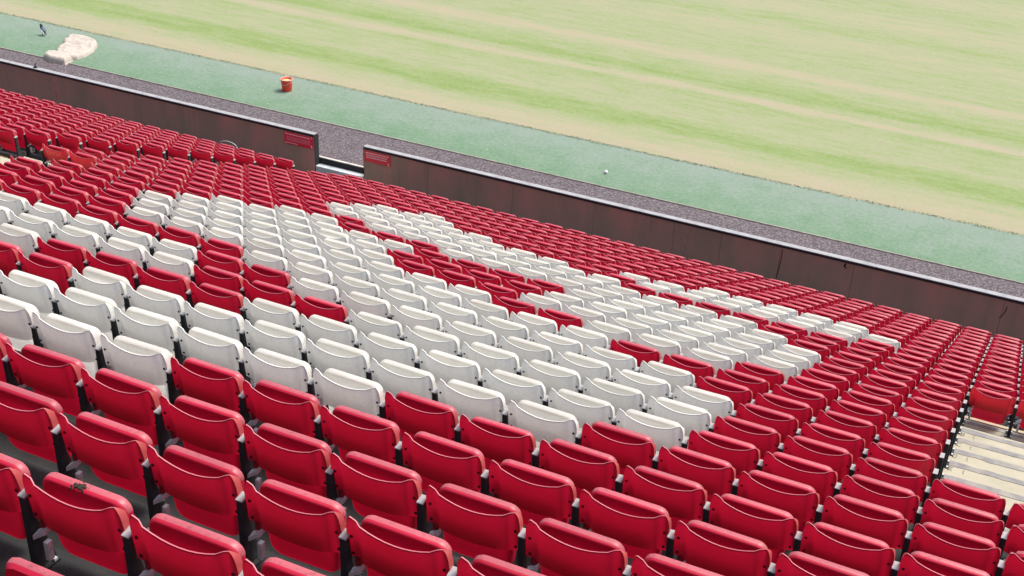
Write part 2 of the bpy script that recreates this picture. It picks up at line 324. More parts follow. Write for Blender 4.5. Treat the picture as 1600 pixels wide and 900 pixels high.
class MB:
    """collects boxes, grids and tubes (vertices, faces, material slots)"""
    def __init__(s): s.v = []; s.f = []; s.m = []
    def add(s, vs, fs, m=0):
        b = len(s.v); s.v += [tuple(p) for p in vs]; s.f += [[i + b for i in f] for f in fs]; s.m += [m] * len(fs)
    def box(s, x0, x1, y0, y1, z0, z1, m=0, bev=0.0):
        if bev <= 0:
            vs = [(x, y, z) for z in (z0, z1) for y in (y0, y1) for x in (x0, x1)]
            s.add(vs, [[0, 2, 3, 1], [4, 5, 7, 6], [0, 1, 5, 4], [2, 6, 7, 3], [0, 4, 6, 2], [1, 3, 7, 5]], m)
        else:
            bm = bmesh.new(); bmesh.ops.create_cube(bm, size=1)
            for v in bm.verts: v.co = Vector(((x0 + x1) / 2 + v.co.x * (x1 - x0), (y0 + y1) / 2 + v.co.y * (y1 - y0), (z0 + z1) / 2 + v.co.z * (z1 - z0)))
            bmesh.ops.bevel(bm, geom=bm.edges[:], offset=bev, segments=1, affect='EDGES')
            s.frombm(bm, m)
    def frombm(s, bm, m=0):
        bm.verts.index_update(); vs = [v.co[:] for v in bm.verts]; s.add(vs, [[v.index for v in f.verts] for f in bm.faces], m); bm.free()
    def tube(s, pts, r, seg=8, m=0, caps=True):
        pts = [Vector(p) for p in pts]; rings = []
        rr = r if isinstance(r, (list, tuple)) else [r] * len(pts)
        for i, p in enumerate(pts):
            d = (pts[min(i + 1, len(pts) - 1)] - pts[max(i - 1, 0)]).normalized()
            a = d.cross(Vector((0, 0, 1)) if abs(d.z) < .9 else Vector((1, 0, 0))).normalized(); b = d.cross(a)
            rings.append([p + (a * math.cos(t) + b * math.sin(t)) * rr[i] for t in [2 * PI * k / seg for k in range(seg)]])
        vs = [q for rg in rings for q in rg]; fs = []
        for i in range(len(pts) - 1):
            for k in range(seg): fs.append([i * seg + k, i * seg + (k + 1) % seg, (i + 1) * seg + (k + 1) % seg, (i + 1) * seg + k])
        if caps: fs += [list(range(seg))[::-1], [(len(pts) - 1) * seg + k for k in range(seg)]]
        s.add(vs, fs, m)
    def mesh(s, name, smooth=False):
        me = bpy.data.meshes.new(name); me.from_pydata(s.v, [], s.f); me.update()
        me.polygons.foreach_set('material_index', s.m)
        if smooth: me.polygons.foreach_set('use_smooth', [True] * len(me.polygons))
        return me

def fixnormals(me):
    bm = bmesh.new(); bm.from_mesh(me); bmesh.ops.remove_doubles(bm, verts=bm.verts, dist=1e-5)
    bmesh.ops.recalc_face_normals(bm, faces=bm.faces); bm.to_mesh(me); bm.free()
    return me

def smooth_by_angle(me, deg=35):
    me.polygons.foreach_set('use_smooth', [True] * len(me.polygons))
    bm = bmesh.new(); bm.from_mesh(me); lim = math.radians(deg)
    for e in bm.edges:
        if len(e.link_faces) == 2 and e.calc_face_angle(0) > lim: e.smooth = False
    bm.to_mesh(me); bm.free()
    return me

# ------------------------------------------------------------------ the setting
# level r: concrete tread that the seats of row r+1 are bolted to, height T(r), front edge at F(r)
PITCH, TREAD, RISE = 0.5, 0.66, 0.30
def T(r): return H0 - RISE * r - 0.80
def F(r): return r * TREAD + 0.80
R_MIN, R_MAX = -5, 25
X0, X1 = -34.0, 12.0
WALL_Y, WALL_T, WALL_TOP = 18.0, 0.15, H0 - 7.538
FLOOR = T(25)
WALK = FLOOR - 0.29

g = MB(); g.add([(-900, -900, -0.62), (900, -900, -0.62), (900, 1500, -0.62), (-900, 1500, -0.62)], [[0, 1, 2, 3]])
tag(link('ground', g.mesh('ground'), M['earth']), 'wide ground that carries the stand and the pitch', kind='structure')

# terrace: a sloped concrete base with every step a piece of its own
b = MB()
yb, yf = F(R_MIN) - TREAD, F(R_MAX)
prof = [(yb, -0.7), (yb, T(R_MIN) - 0.36), (yf - 0.7, T(R_MAX) - 0.04), (yf - 0.7, -0.7)]
vs = [(x, y, z) for x in (X0, X1) for y, z in prof]
b.add(vs, [[0, 1, 2, 3], [7, 6, 5, 4], [0, 4, 5, 1], [1, 5, 6, 2], [2, 6, 7, 3], [3, 7, 4, 0]])
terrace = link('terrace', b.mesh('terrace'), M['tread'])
tag(terrace, 'stepped concrete terrace of the stand under the seat rows', kind='structure')
for r in range(R_MIN, R_MAX + 1):
    m = MB()
    y1 = F(r)
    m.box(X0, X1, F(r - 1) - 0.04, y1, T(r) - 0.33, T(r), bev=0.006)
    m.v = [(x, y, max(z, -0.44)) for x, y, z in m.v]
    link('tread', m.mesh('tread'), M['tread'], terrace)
m = MB(); m.box(X0, X1, F(R_MAX) - 0.02, 18.165, WALK - 0.14, WALK, bev=0.004)
link('walkway', m.mesh('walkway'), M['walk'], terrace)
m = MB(); m.box(-11.19, -9.94, 18.0, 18.172, WALK - 0.1, FLOOR + 0.008, bev=0.004)
link('threshold', m.mesh('threshold'), M['floor'], terrace)

# stepped landing in the gangway at the right: worn grey nosings on each step, and a brown lip on the lowest
def strip(name, x0, x1, y0, y1, z, mat, parent, ragged=0.0, h=0.006):
    m = MB(); n = 40; xs = np.linspace(x0, x1, n)
    top = [(x, y0 + rng.normal(0, ragged), z + h) for x in xs] + [(x, y1 + rng.normal(0, ragged), z + h) for x in xs]
    bot = [(x, y, z - 0.02) for x, y, _ in top]
    f = []
    for i in range(n - 1):
        f += [[i, i + 1, n + i + 1, n + i], [2 * n + i + 1, 2 * n + i, i, i + 1][::-1], [n + i, n + i + 1, 3 * n + i + 1, 3 * n + i]]
    m.add(top + bot, f)
    return link(name, m.mesh(name), mat, parent)
for r in range(5, 13):
    m = MB(); m.box(3.44, 5.97, F(r - 1) - 0.02, F(r), T(r) - 0.3, T(r) + 0.006, bev=0.004)
    link('gangway_step', m.mesh('gangway_step'), M['step'], terrace)
    strip('nosing', 3.44, 5.97, F(r) - 0.105, F(r) - 0.035, T(r) + 0.006, M['nosing'], terrace, 0.004, h=0.004)
strip('lip', 3.44, 5.97, F(12) - 0.034, F(12) + 0.012, T(12) + 0.006, M['lip'], terrace, 0.001, h=0.016)
for r in range(9, 26):
    m = MB(); xl = -10.83 if r >= 13 else -11.6
    m.box(xl, -9.53 if r >= 13 else -8.03, F(r - 1) - 0.02, F(r) + 0.003, T(r) - 0.3, T(r) + 0.006, bev=0.004)
    link('gangway_step', m.mesh('gangway_step'), M['step'], terrace)
# worn row letters painted on the steps beside the end seats
def paint_letters(txt, x, y, z, size, parent):
    glyph = {'E': [(0, 0, .18, 1), (0, 0, .7, .16), (0, .42, .6, .58), (0, .84, .7, 1)], 'D': [(0, 0, .18, 1), (0, 0, .6, .16), (0, .84, .6, 1), (.55, .12, .72, .88)],
             '1': [(.2, 0, .4, 1)], 'C': [(0, 0, .18, 1), (0, 0, .7, .16), (0, .84, .7, 1)], 'B': [(0, 0, .18, 1), (0, 0, .7, .16), (0, .42, .7, .58), (0, .84, .7, 1), (.55, .1, .72, .9)],
             'F': [(0, 0, .18, 1), (0, .42, .6, .58), (0, .84, .7, 1)]}
    m = MB(); cx = x
    for ch in txt:
        for a, b0, c, d in glyph.get(ch, []):
            m.box(cx + a * size, cx + c * size, y + b0 * size * 1.1, y + d * size * 1.1, z + 0.002, z + 0.0085)
        cx += size * 1.05
    return link('painted_mark', m.mesh('painted_mark'), M['paintmark'], parent)
for r, tx in ((7, 'F 1'), (8, 'E 1'), (9, 'D 1'), (10, 'C 1'), (11, 'B 1')):
    paint_letters(tx, 3.50, F(r) - 0.185, T(r), 0.055, terrace)

# pitch side
def sheet(name, x0, x1, y0, y1, z, mat, label, th=0.0):
    m = MB()
    if th: m.box(x0, x1, y0, y1, z - th, z)
    else: m.add([(x0, y0, z), (x1, y0, z), (x1, y1, z), (x0, y1, z)], [[0, 1, 2, 3]])
    return tag(link(name, m.mesh(name), mat), label, kind='structure')
Y_TURF, Y_GRASS = 19.95, 22.12
sheet('track', -60, 40, 18.24, Y_TURF - 0.035, 0.0, M['track'], 'purple grey rubber crumb path behind the front wall', 0.70)
k = MB(); k.box(-60, 40, 18.18, 18.24, -0.70, 0.008, bev=0.004)
kb = link('path_kerb', k.mesh('path_kerb'), M['kerb'])
tag(kb, 'pale kerb along the step up to the pitchside path', kind='structure')
kf = MB(); kf.box(-60, 40, 18.176, 18.18, -0.34, -0.014)
link('kerb_shadow', kf.mesh('kerb_shadow'), M['kerbshade'], kb)
sheet('artificial_turf', -60, 40, Y_TURF, Y_GRASS + 0.3, 0.010, M['turf'], 'blue green artificial turf strip beside the pitch', 0.30)
k = MB(); k.box(-60, 40, Y_TURF - 0.035, Y_TURF, -0.1, 0.022, bev=0.005)
tag(link('turf_edging', k.mesh('turf_edging'), M['edging']), 'thin pale edging between rubber path and artificial turf', kind='structure')
# grass sheet with a ragged near edge
n = 900; xs = np.linspace(-60, 40, n)
edge = Y_GRASS + 0.022 * np.interp(xs, np.linspace(-60, 40, 220), rng.normal(0, 1, 220)) + rng.normal(0, 0.009, n)
m = MB(); ys = [0, 0.06, 0.3, 1, 4, 12, 30, 68]
zs = [0.011, 0.020, 0.030, 0.034, 0.034, 0.034, 0.034, 0.034]
vs = [(x, e + dy, z) for dy, z in zip(ys, zs) for x, e in zip(xs, edge)]
fs = [[j * n + i, j * n + i + 1, (j + 1) * n + i + 1, (j + 1) * n + i] for j in range(len(ys) - 1) for i in range(n - 1)]
m.add(vs, fs)
pitch = link('pitch', m.mesh('pitch'), M['grass'])
tag(pitch, 'parched pale green pitch with tan and green mowing bands', kind='structure')
# short blades that make the edge of the pitch ragged
m = MB()
for i in range(6000):
    x = rng.uniform(-27, 8); y = Y_GRASS + rng.normal(0.0, 0.035) ; h = rng.uniform(0.01, 0.03); a = rng.uniform(0, PI); w = 0.008
    z0 = 0.012; dx, dy = math.cos(a) * w, math.sin(a) * w; tx, ty = rng.normal(0, 0.02, 2)
    m.add([(x - dx, y - dy, z0), (x + dx, y + dy, z0), (x + tx, y + ty, z0 + h)], [[0, 1, 2]])
M['fringe'] = simple('edge_grass_blades', (0.205, 0.265, 0.14), 0.9, 0.1, 0.3, 3)
tag(link('grass_fringe', m.mesh('grass_fringe'), M['fringe']), 'darker grass blades along the ragged edge of the pitch', kind='stuff')

# front wall in two lengths with a gate gap between; panels, joints, coping
def wall(label, x0, x1, joints, group_end):
    core = MB(); core.box(x0 + 0.004, x1 - 0.004, WALL_Y + 0.012, WALL_Y + WALL_T, WALK - 0.02, WALL_TOP - 0.042)
    root = link('front_wall', core.mesh('front_wall'), M['joint'])
    tag(root, label, 'wall')
    xsj = [x0] + sorted(joints) + [x1]
    for a, c in zip(xsj[:-1], xsj[1:]):
        p = MB(); ga = 0.0 if a == x0 else 0.0018; gc = 0.0 if c == x1 else 0.0018
        p.box(a + ga, c - gc, WALL_Y + rng.uniform(-0.002, 0.002), WALL_Y + 0.03, WALK + 0.004, WALL_TOP - 0.045, bev=0.004)
        link('panel', p.mesh('panel'), M['wall'], root)
    cp = MB(); cp.box(x0 - 0.004, x1 + 0.004, WALL_Y - 0.010, WALL_Y + 0.118, WALL_TOP - 0.020, WALL_TOP, bev=0.005)
    link('coping', cp.mesh('coping'), M['wallcap'], root)
    un = MB(); un.box(x0, x1, WALL_Y - 0.014, WALL_Y + 0.01, WALL_TOP - 0.060, WALL_TOP - 0.0225)  # black strip painting the shadow under the coping overhang
    link('coping_shadow', un.mesh('coping_shadow'), M['post'], root)
    e = MB()
    ex = x1 if group_end > 0 else x0
    e.box(ex - 0.004, ex + 0.008, WALL_Y - 0.006, WALL_Y + WALL_T + 0.006, WALK, WALL_TOP - 0.038) if group_end > 0 else e.box(ex - 0.008, ex + 0.004, WALL_Y - 0.006, WALL_Y + WALL_T + 0.006, WALK, WALL_TOP - 0.038)
    link('end_plate', e.mesh('end_plate'), M['post'], root)
    return root
wl = wall('dark brown wall left of the gate gap with a pale coping', -34, -11.20, [-31.2, -28.4, -25.6, -22.4, -20.4, -18.79, -16.22, -14.5, -12.6], 1)
wr = wall('dark brown wall right of the gate gap with a pale coping', -9.93, 12, [-8.35, -6.33, -4.5, -2.78, -1.81, -0.63, 0.78, 3.5, 6.3, 9.2], -1)
# streaks and repaired joints on the walls
def wallmark(parent, pts, w, mat, name):
    m = MB()
    for (xa, za), (xb, zb) in zip(pts[:-1], pts[1:]):
        m.add([(xa - w, WALL_Y - 0.006, za), (xa + w, WALL_Y - 0.006, za), (xb + w, WALL_Y - 0.006, zb), (xb - w, WALL_Y - 0.006, zb),
               (xa - w, WALL_Y + 0.001, za), (xa + w, WALL_Y + 0.001, za), (xb + w, WALL_Y + 0.001, zb), (xb - w, WALL_Y + 0.001, zb)],
              [[0, 1, 2, 3], [4, 0, 3, 7], [1, 5, 6, 2], [0, 4, 5, 1], [3, 2, 6, 7]])
    return link(name, m.mesh(name), mat, parent)
zt = WALL_TOP - 0.08
M['seam_pale'] = simple('pale_brown_seam', (0.36, 0.24, 0.19), 0.7, 0.2, 0.3, 8)
wallmark(wl, [(-18.74, zt), (-18.72, zt - 0.12), (-18.66, zt - 0.24), (-18.66, zt - 0.42), (-18.63, FLOOR + 0.05)], 0.022, M['seam_pale'], 'seam_strip')
wallmark(wr, [(-2.49, zt), (-2.50, zt - 0.2), (-2.53, zt - 0.3), (-2.535, FLOOR + 0.02)], 0.02, M['seam_pale'], 'seam_strip')
wallmark(wr, [(3.56, zt - 0.1), (3.55, zt - 0.22), (3.50, zt - 0.33), (3.47, zt - 0.36)], 0.006, M['joint'], 'crack')
wallmark(wr, [(-0.60, zt - 0.02), (-0.59, zt - 0.17), (-0.63, FLOOR + 0.02)], 0.007, M['joint'], 'crack')
wallmark(wr, [(0.62, zt - 0.0), (0.60, zt - 0.06), (0.64, zt - 0.10)], 0.018, M['joint'], 'stain')
fx = MB(); fx.box(-19.30, -19.22, WALL_Y + 0.03, WALL_Y + 0.09, WALL_TOP, WALL_TOP + 0.03); fx.tube([(-19.26, WALL_Y + 0.06, WALL_TOP + 0.02), (-19.27, WALL_Y + 0.07, WALL_TOP + 0.09), (-19.24, WALL_Y + 0.09, WALL_TOP + 0.12)], 0.014, 6)
tag(link('wall_bracket', fx.mesh('wall_bracket'), M['post']), 'small dark fitting standing on the coping of the left wall', 'bracket')

# red notice signs on both wall ends (the print is too small to read)
def sign(label, x0, x1, z0, z1, rows, logo):
    m = MB(); m.box(x0, x1, WALL_Y - 0.016, WALL_Y - 0.004, z0, z1, bev=0.002)
    root = link('notice_sign', m.mesh('notice_sign'), M['sign']); tag(root, label, 'sign', 'red notices on the front wall')
    big, small = MB(), MB(); w = x1 - x0; h = z1 - z0
    for (fy, fh, a, c, strong, lo, hi) in rows:
        x = x0 + a * w
        while x < x0 + c * w - 0.012:
            l = min(rng.uniform(lo, hi), x0 + c * w - x)
            (big if strong else small).box(x, x + l, WALL_Y - 0.0185, WALL_Y - 0.0155, z0 + fy * h - fh * h / 2, z0 + fy * h + fh * h / 2)
            x += l + 0.010
    for lx, lz, s in logo:
        cx, cz = x0 + lx * w, z0 + lz * h
        big.box(cx - s * 0.3, cx + s * 0.3, WALL_Y - 0.0185, WALL_Y - 0.0155, cz - s * 0.6, cz + s * 0.6)
        big.box(cx - s * 0.1, cx + s * 0.55, WALL_Y - 0.0192, WALL_Y - 0.0155, cz - s * 0.75, cz - s * 0.35)
    link('lettering', big.mesh('lettering'), M['signtext'], root)
    if small.f: link('small_print', small.mesh('small_print'), M['signtext_dim'], root)
    return root
sign('red notice with small print on the wall left of the gate', -11.99, -11.225, H0 - 7.905, H0 - 7.618,
     [(0.84, .085, .06, .88, True, .05, .12), (0.62, .06, .08, .93, False, .03, .08), (0.52, .06, .08, .93, False, .03, .08), (0.42, .06, .08, .93, False, .03, .08),
      (0.32, .06, .08, .9, False, .03, .08), (0.12, .06, .08, .45, True, .03, .07)], [(.94, .2, .05), (.05, .93, .03), (.95, .93, .03), (.05, .1, .03)])
sign('red notice with four lines of text on the wall right of the gate', -9.905, -9.255, H0 - 7.875, H0 - 7.618,
     [(0.82, .095, .05, .93, True, .04, .1), (0.62, .095, .08, .9, True, .04, .1), (0.42, .095, .08, .9, True, .04, .1)], [(.93, .16, .045)])

# grey hoop rail between the last seats and the wall
m = MB(); m.tube([(-13.40, 17.42, WALK - 0.02), (-13.39, 17.42, H0 - 8.03), (-13.33, 17.42, H0 - 7.965), (-13.24, 17.42, H0 - 7.925), (-13.14, 17.42, H0 - 7.908), (-13.02, 17.42, H0 - 7.918),
                 (-12.92, 17.42, H0 - 7.955), (-12.87, 17.42, H0 - 8.02), (-12.86, 17.42, WALK - 0.02)], 0.011, 8)
tag(link('hoop_rail', m.mesh('hoop_rail', True), M['hoop']), 'thin grey hoop rail behind the last seats by the wall', 'rail')
m = MB(); m.box(-11.25, -10.95, F(12) + 0.44, F(12) + 0.50, T(13) - 0.005, T(13) + 0.012, bev=0.003)
tag(link('yellow_edging', m.mesh('yellow_edging'), M['yellow']), 'short yellow edging strip on the left gangway step', 'edging')

# ------------------------------------------------------------------ seats
HALF = 0.235; HORN = 0.215
def z_top(x):
    a = abs(x)
    if a <= 0.203: return -0.062 * (1 - (a / HORN) ** 2)
    t = min(1.0, (a - 0.203) / (HALF - 0.203))
    return -0.062 * (1 - (0.203 / HORN) ** 2) + 0.006 * math.sin(min(1, t * 3) * PI / 2) - 0.095 * (1 - math.sqrt(max(0, 1 - t ** 2.4)))
def z_bot(x):
    return -0.262 + 0.030 * (abs(x) / HALF) ** 2
LEAN = 0.12
def y_back(x, z):
    a = abs(x)
    t = min(1, max(0, (a - 0.158) / 0.026)); st = t * t * (3 - 2 * t)
    return -0.014 * (1 - st) - 0.006 * (1 - min(1, a / 0.17) ** 2) - z * LEAN - 0.006

def backrest_mesh(nx=None, nz=7, th=0.0055):
    xsb = [-.235, -.2335, -.229, -.222, -.212, -.203, -.184, -.171, -.158, -.12, -.08, -.04, 0] if nx is None else [-.235, -.222, -.203, -.16, -.08, 0]
    xsb = xsb + [-x for x in xsb[-2::-1]]
    n = len(xsb); vs = []; f = []
    for side in (0, 1):
        for j in range(nz):
            v = j / (nz - 1)
            for x in xsb:
                z = z_bot(x) + v * (z_top(x) - z_bot(x))
                d_ = th
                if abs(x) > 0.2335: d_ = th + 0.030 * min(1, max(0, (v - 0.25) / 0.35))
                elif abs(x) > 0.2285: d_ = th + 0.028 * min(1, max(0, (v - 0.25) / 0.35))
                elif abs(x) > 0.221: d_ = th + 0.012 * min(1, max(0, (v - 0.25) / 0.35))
                vs.append((x, y_back(x, z) + side * d_, z))
    o = n * nz
    for j in range(nz - 1):
        for i in range(n - 1):
            a = j * n + i
            f.append([a, a + 1, a + n + 1, a + n])
    for i in range(n - 1):
        f.append([i + 1, i, o + i, o + i + 1]); t = (nz - 1) * n + i; f.append([t, t + 1, o + t + 1, o + t])
    for j in range(nz - 1):
        a = j * n; f.append([a, a + n, o + a + n, o + a]); a = j * n + n - 1; f.append([a + n, a, o + a, o + a + n])
    nback = (nz - 1) * (n - 1)
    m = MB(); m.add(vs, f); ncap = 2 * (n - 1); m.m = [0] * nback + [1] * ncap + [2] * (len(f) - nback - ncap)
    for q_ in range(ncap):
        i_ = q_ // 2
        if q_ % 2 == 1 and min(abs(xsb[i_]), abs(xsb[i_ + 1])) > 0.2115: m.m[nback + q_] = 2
    me = m.mesh('backrest'); fixnormals(me)
    return smooth_by_angle(me, 40)

def pan_outline(half_t, half_b, ztop, zbot, rt, rb, k):
    pts = []
    def arc(cx, cz, r, a0, a1):
        for i in range(k + 1):
            a = a0 + (a1 - a0) * i / k; pts.append((cx + r * math.cos(a), cz + r * math.sin(a)))
    arc(half_t - rt, ztop - rt, rt, 0, PI / 2); arc(-half_t + rt, ztop - rt, rt, PI / 2, PI)
    arc(-half_b + rb, zbot + rb, rb, PI, 1.5 * PI); arc(half_b - rb, zbot + rb, rb, 1.5 * PI, 2 * PI)
    return pts
def pan_mesh(k=5, lowres=False):
    """seat pan tipped up: sitting face towards the backrest, rolled lip turned away from it; slot 1 = top of the lip, on red seats with sky sheen painted in"""
    P = pan_outline(0.203, 0.178, -0.044, -0.430, 0.050, 0.065, k)
    n = len(P); c = (0, -0.21)
    def ring(sx, y, dz=0): return [(c[0] + (x - c[0]) * sx, y + 0.017 - z * 0.06, c[1] + (z - c[1]) * sx + dz) for x, z in P]
    rings = [ring(0.55, 0.046), ring(0.80, 0.039), ring(0.89, 0.033), ring(0.94, 0.032), ring(0.970, 0.037), ring(0.990, 0.048), ring(1.0, 0.062), ring(0.996, 0.074), ring(0.975, 0.081), ring(0.945, 0.079)]
    if lowres: rings = [rings[1], rings[3], rings[5], rings[6], rings[7], rings[9]]
    vs = [p for rg in rings for p in rg]; f = []; mats = []
    for j in range(len(rings) - 1):
        for i in range(n):
            a, b2 = j * n + i, j * n + (i + 1) % n
            f.append([a, b2, b2 + n, a + n])
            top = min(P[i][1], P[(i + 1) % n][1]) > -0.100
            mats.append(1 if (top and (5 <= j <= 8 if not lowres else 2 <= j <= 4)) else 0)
    f.append(list(range(n))[::-1]); mats.append(0); q = (len(rings) - 1) * n
    me = bpy.data.meshes.new('seat_pan'); me.from_pydata(vs, [], f); me.update(); me.polygons.foreach_set('material_index', mats)
    bm = bmesh.new(); bm.from_mesh(me); bmesh.ops.recalc_face_normals(bm, faces=bm.faces); bm.to_mesh(me); bm.free()
    return smooth_by_angle(me, 50)

def post_mb(x=0.25):
    m = MB(); m.box(x - 0.016, x + 0.016, -0.010, 0.034, -0.497, -0.118, bev=0.003)
    m.box(x - 0.034, x + 0.034, -0.03, 0.095, -0.500, -0.488)
    m.add([(x - 0.010, 0.03, -0.22), (x + 0.010, 0.03, -0.22), (x + 0.010, 0.10, -0.485), (x - 0.010, 0.10, -0.485), (x - 0.010, 0.0, -0.485), (x + 0.010, 0.0, -0.485), (x - 0.010, 0.0, -0.22), (x + 0.010, 0.0, -0.22)],
          [[0, 1, 2, 3], [6, 0, 3, 4], [7, 5, 2, 1], [3, 2, 5, 4], [6, 7, 1, 0]])
    return m
def cap_mb(x=0.25):
    m = MB(); w = 0.017; a, b2 = -0.012, 0.037
    m.add([(x - w, a, -0.118), (x + w, a, -0.118), (x + w, b2, -0.106), (x - w, b2, -0.106), (x - w, a, -0.124), (x + w, a, -0.124), (x + w, b2, -0.124), (x - w, b2, -0.124)],
          [[0, 1, 2, 3], [4, 7, 6, 5], [0, 4, 5, 1], [1, 5, 6, 2], [2, 6, 7, 3], [3, 7, 4, 0]])
    return m
def zinc_mb(x=0.25):
    m = MB()
    for dx in (-0.024, 0.024):
        m.box(x + dx - 0.008, x + dx + 0.008, -0.024, -0.008, -0.489, -0.476); m.box(x + dx - 0.008, x + dx + 0.008, 0.066, 0.082, -0.489, -0.476)
    return m
def bracket_mb():
    m = MB()
    for s in (-1,):
        x = s * 0.186
        # sloping galvanised arm, its upright and the pivot block
        m.add([(x - 0.034, -0.012, -0.300), (x + 0.018, 0.004, -0.268), (x + 0.018, 0.040, -0.262), (x - 0.034, 0.024, -0.294), (x - 0.034, -0.012, -0.322), (x + 0.018, 0.004, -0.290), (x + 0.018, 0.04, -0.284), (x - 0.034, 0.024, -0.316)],
              [[0, 1, 2, 3], [7, 6, 5, 4], [4, 5, 1, 0], [5, 6, 2, 1], [6, 7, 3, 2], [7, 4, 0, 3]])
        m.box(x - 0.006, x + 0.016, 0.006, 0.034, -0.425, -0.335, bev=0.002)
    return m
def ear_mb():
    m = MB(); m.box(-0.212, -0.180, 0.024, 0.046, -0.285, -0.225, bev=0.005)
    return m
def bolts_mb():
    m = MB(); x, z = -0.213, -0.115
    y = y_back(x, z)
    m.tube([(0, 0.002, 0), (0, -0.005, 0)], 0.0075, 8)
    return m

ME = dict(back=backrest_mesh(), pan=pan_mesh(), post=post_mb().mesh('post'), cap=cap_mb().mesh('post_cap'), zinc=zinc_mb().mesh('foot_bolts'),
          lpost=post_mb(-0.25).mesh('post'), lcap=cap_mb(-0.25).mesh('post_cap'), lzinc=zinc_mb(-0.25).mesh('foot_bolts'),
          bracket=bracket_mb().mesh('hinge_bracket'), bolt=bolts_mb().mesh('bolt'), ear=ear_mb().mesh('hinge_ear'))
def variant(key, mats):
    me = ME[key].copy()
    for m in mats: me.materials.append(m)
    return me
V = {}
for c, (bm_, pn_, lip, ed) in dict(red=('red', 'red_pan', 'red_sheen', 'red_edge'), white=('white', 'white_pan', 'white_pan', 'white_lip'), faded=('red_faded', 'red_pan', 'red_sheen', 'red_edge')).items():
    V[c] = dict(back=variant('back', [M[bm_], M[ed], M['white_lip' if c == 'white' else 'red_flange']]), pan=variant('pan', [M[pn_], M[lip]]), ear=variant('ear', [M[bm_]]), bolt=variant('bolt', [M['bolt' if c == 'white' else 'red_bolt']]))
for kk, mm in (('post', 'post'), ('cap', 'cap'), ('zinc', 'zinc'), ('lpost', 'post'), ('lcap', 'cap'), ('lzinc', 'zinc'), ('bracket', 'galv'), ('bolt', 'bolt')):
    ME[kk].materials.append(M[mm])

WHITE = {1: [(-99, -2)], 2: [(-99, 0)], 3: [(-5, 2)], 4: [(-99, -8), (-3, 3)], 5: [(-99, -6), (-2, 3)], 6: [(-99, -7), (-4, 3)], 7: [(-6, 2)], 8: [(-10, 0)],
         9: [(-11, -3), (0, 2)], 10: [(-12, -6), (-2, 3)], 11: [(-12, -7), (-2, 3)], 12: [(-12, -7), (-2, 3)], 13: [(-11, -10), (-6, 2)], 14: [(-9, 1)],
         15: [(-11, -3)], 16: [(-12, -5), (-2, 3)], 17: [(-12, -8), (-3, 4)], 18: [(-12, -10), (-1, 3)], 19: [(-11, -11)]}
def is_white(c, r): return any(a <= c <= b2 for a, b2 in WHITE.get(r, []))

seats = []                                                      # (column, row, colour, left_post)
for r in range(-4, 26):
    lo = -19 if r >= 13 else (-16 if r >= 10 else -26)
    for c in range(lo, 19):
        if 6 <= r <= 12 and 7 <= c <= 11: continue                     # stepped landing of the right gangway
        seats.append([c, r, 'white' if is_white(c, r) else 'red', (c == lo and r >= 10) or (c == 7 and r >= 13)])
    if r >= 13:
        for kx in range(0, 20):                                  # block beyond the left gangway
            seats.append([-22.42 - kx, r, 'red', False])
for s in seats:
    if (s[0], s[1]) in ((7, 13), (-19, 13), (-18, 13), (8, 13)): s[2] = 'faded'

# which seats show largest: project their middles with the camera
Mi = (Matrix.Translation(cam.location) @ cam.rotation_euler.to_matrix().to_4x4()).inverted()
fpx = 2002.79
def pix(p):
    q = Mi @ Vector(p); d = -q.z
    return (800 + fpx * q.x / d, 450 - fpx * q.y / d, d) if d > 0.3 else (9999, 9999, d)
def seat_base(c, r): return (c * PITCH + HORN, r * TREAD, H0 - RISE * r)
info = []
for s in seats:
    x, y, z = seat_base(s[0], s[1])
    u, v, d = pix((x, y, z - 0.06)); w = 0.47 * fpx / max(d, 0.3); hh = 0.30 * fpx / max(d, .3)
    ox = max(0, min(1600, u + w / 2) - max(0, u - w / 2)); oy = max(0, min(900, v + hh * 0.8) - max(0, v - hh * 0.25))
    near = -500 < u < 2900 and -200 < v < 1500 and d > 0.8
    info.append((ox * oy, near, u, v, d))
vis = [i for i in range(len(seats)) if info[i][0] > 1]
order = sorted(vis, key=lambda i: -info[i][0])
single = order[:299]
must = [i for i in vis if (seats[i][0], seats[i][1]) == (-19, 13)]
single = set(single) | set(must)

ORD = ['', 'first', 'second', 'third', 'fourth', 'fifth', 'sixth', 'seventh', 'eighth', 'ninth', 'tenth', 'eleventh', 'twelfth', 'thirteenth', 'fourteenth', 'fifteenth', 'sixteenth', 'seventeenth',
       'eighteenth', 'nineteenth', 'twentieth', 'twenty-first', 'twenty-second', 'twenty-third', 'twenty-fourth', 'twenty-fifth', 'twenty-sixth', 'twenty-seventh', 'twenty-eighth', 'twenty-ninth', 'thirtieth', 'thirty-first', 'thirty-second', 'thirty-third']
byrow = {}
for i in vis: byrow.setdefault(seats[i][1], []).append(i)
rows_seen = sorted(byrow)
lab = {}
for n_, r in enumerate(rows_seen):
    L = sorted(byrow[r], key=lambda i: seats[i][0])
    rowtxt = 'nearest row' if n_ == 0 else '%s nearest row' % ORD[n_ + 1]
    for k, i in enumerate(L):
        col = {'red': 'red', 'white': 'off-white', 'faded': 'sun-faded red'}[seats[i][2]]
        if k == 0: lab[i] = '%s tip-up seat at the left end of the %s' % (col, rowtxt)
        elif k == len(L) - 1: lab[i] = '%s tip-up seat at the right end of the %s' % (col, rowtxt)
        elif k > len(L) * 0.62: lab[i] = '%s tip-up seat, %s from the right in the %s' % (col, ORD[len(L) - k], rowtxt)
        else: lab[i] = '%s tip-up seat, %s from the left in the %s' % (col, ORD[k + 1], rowtxt)
for i in must: lab[i] = 'orange-red faded seat with worn lettering by the left gangway'

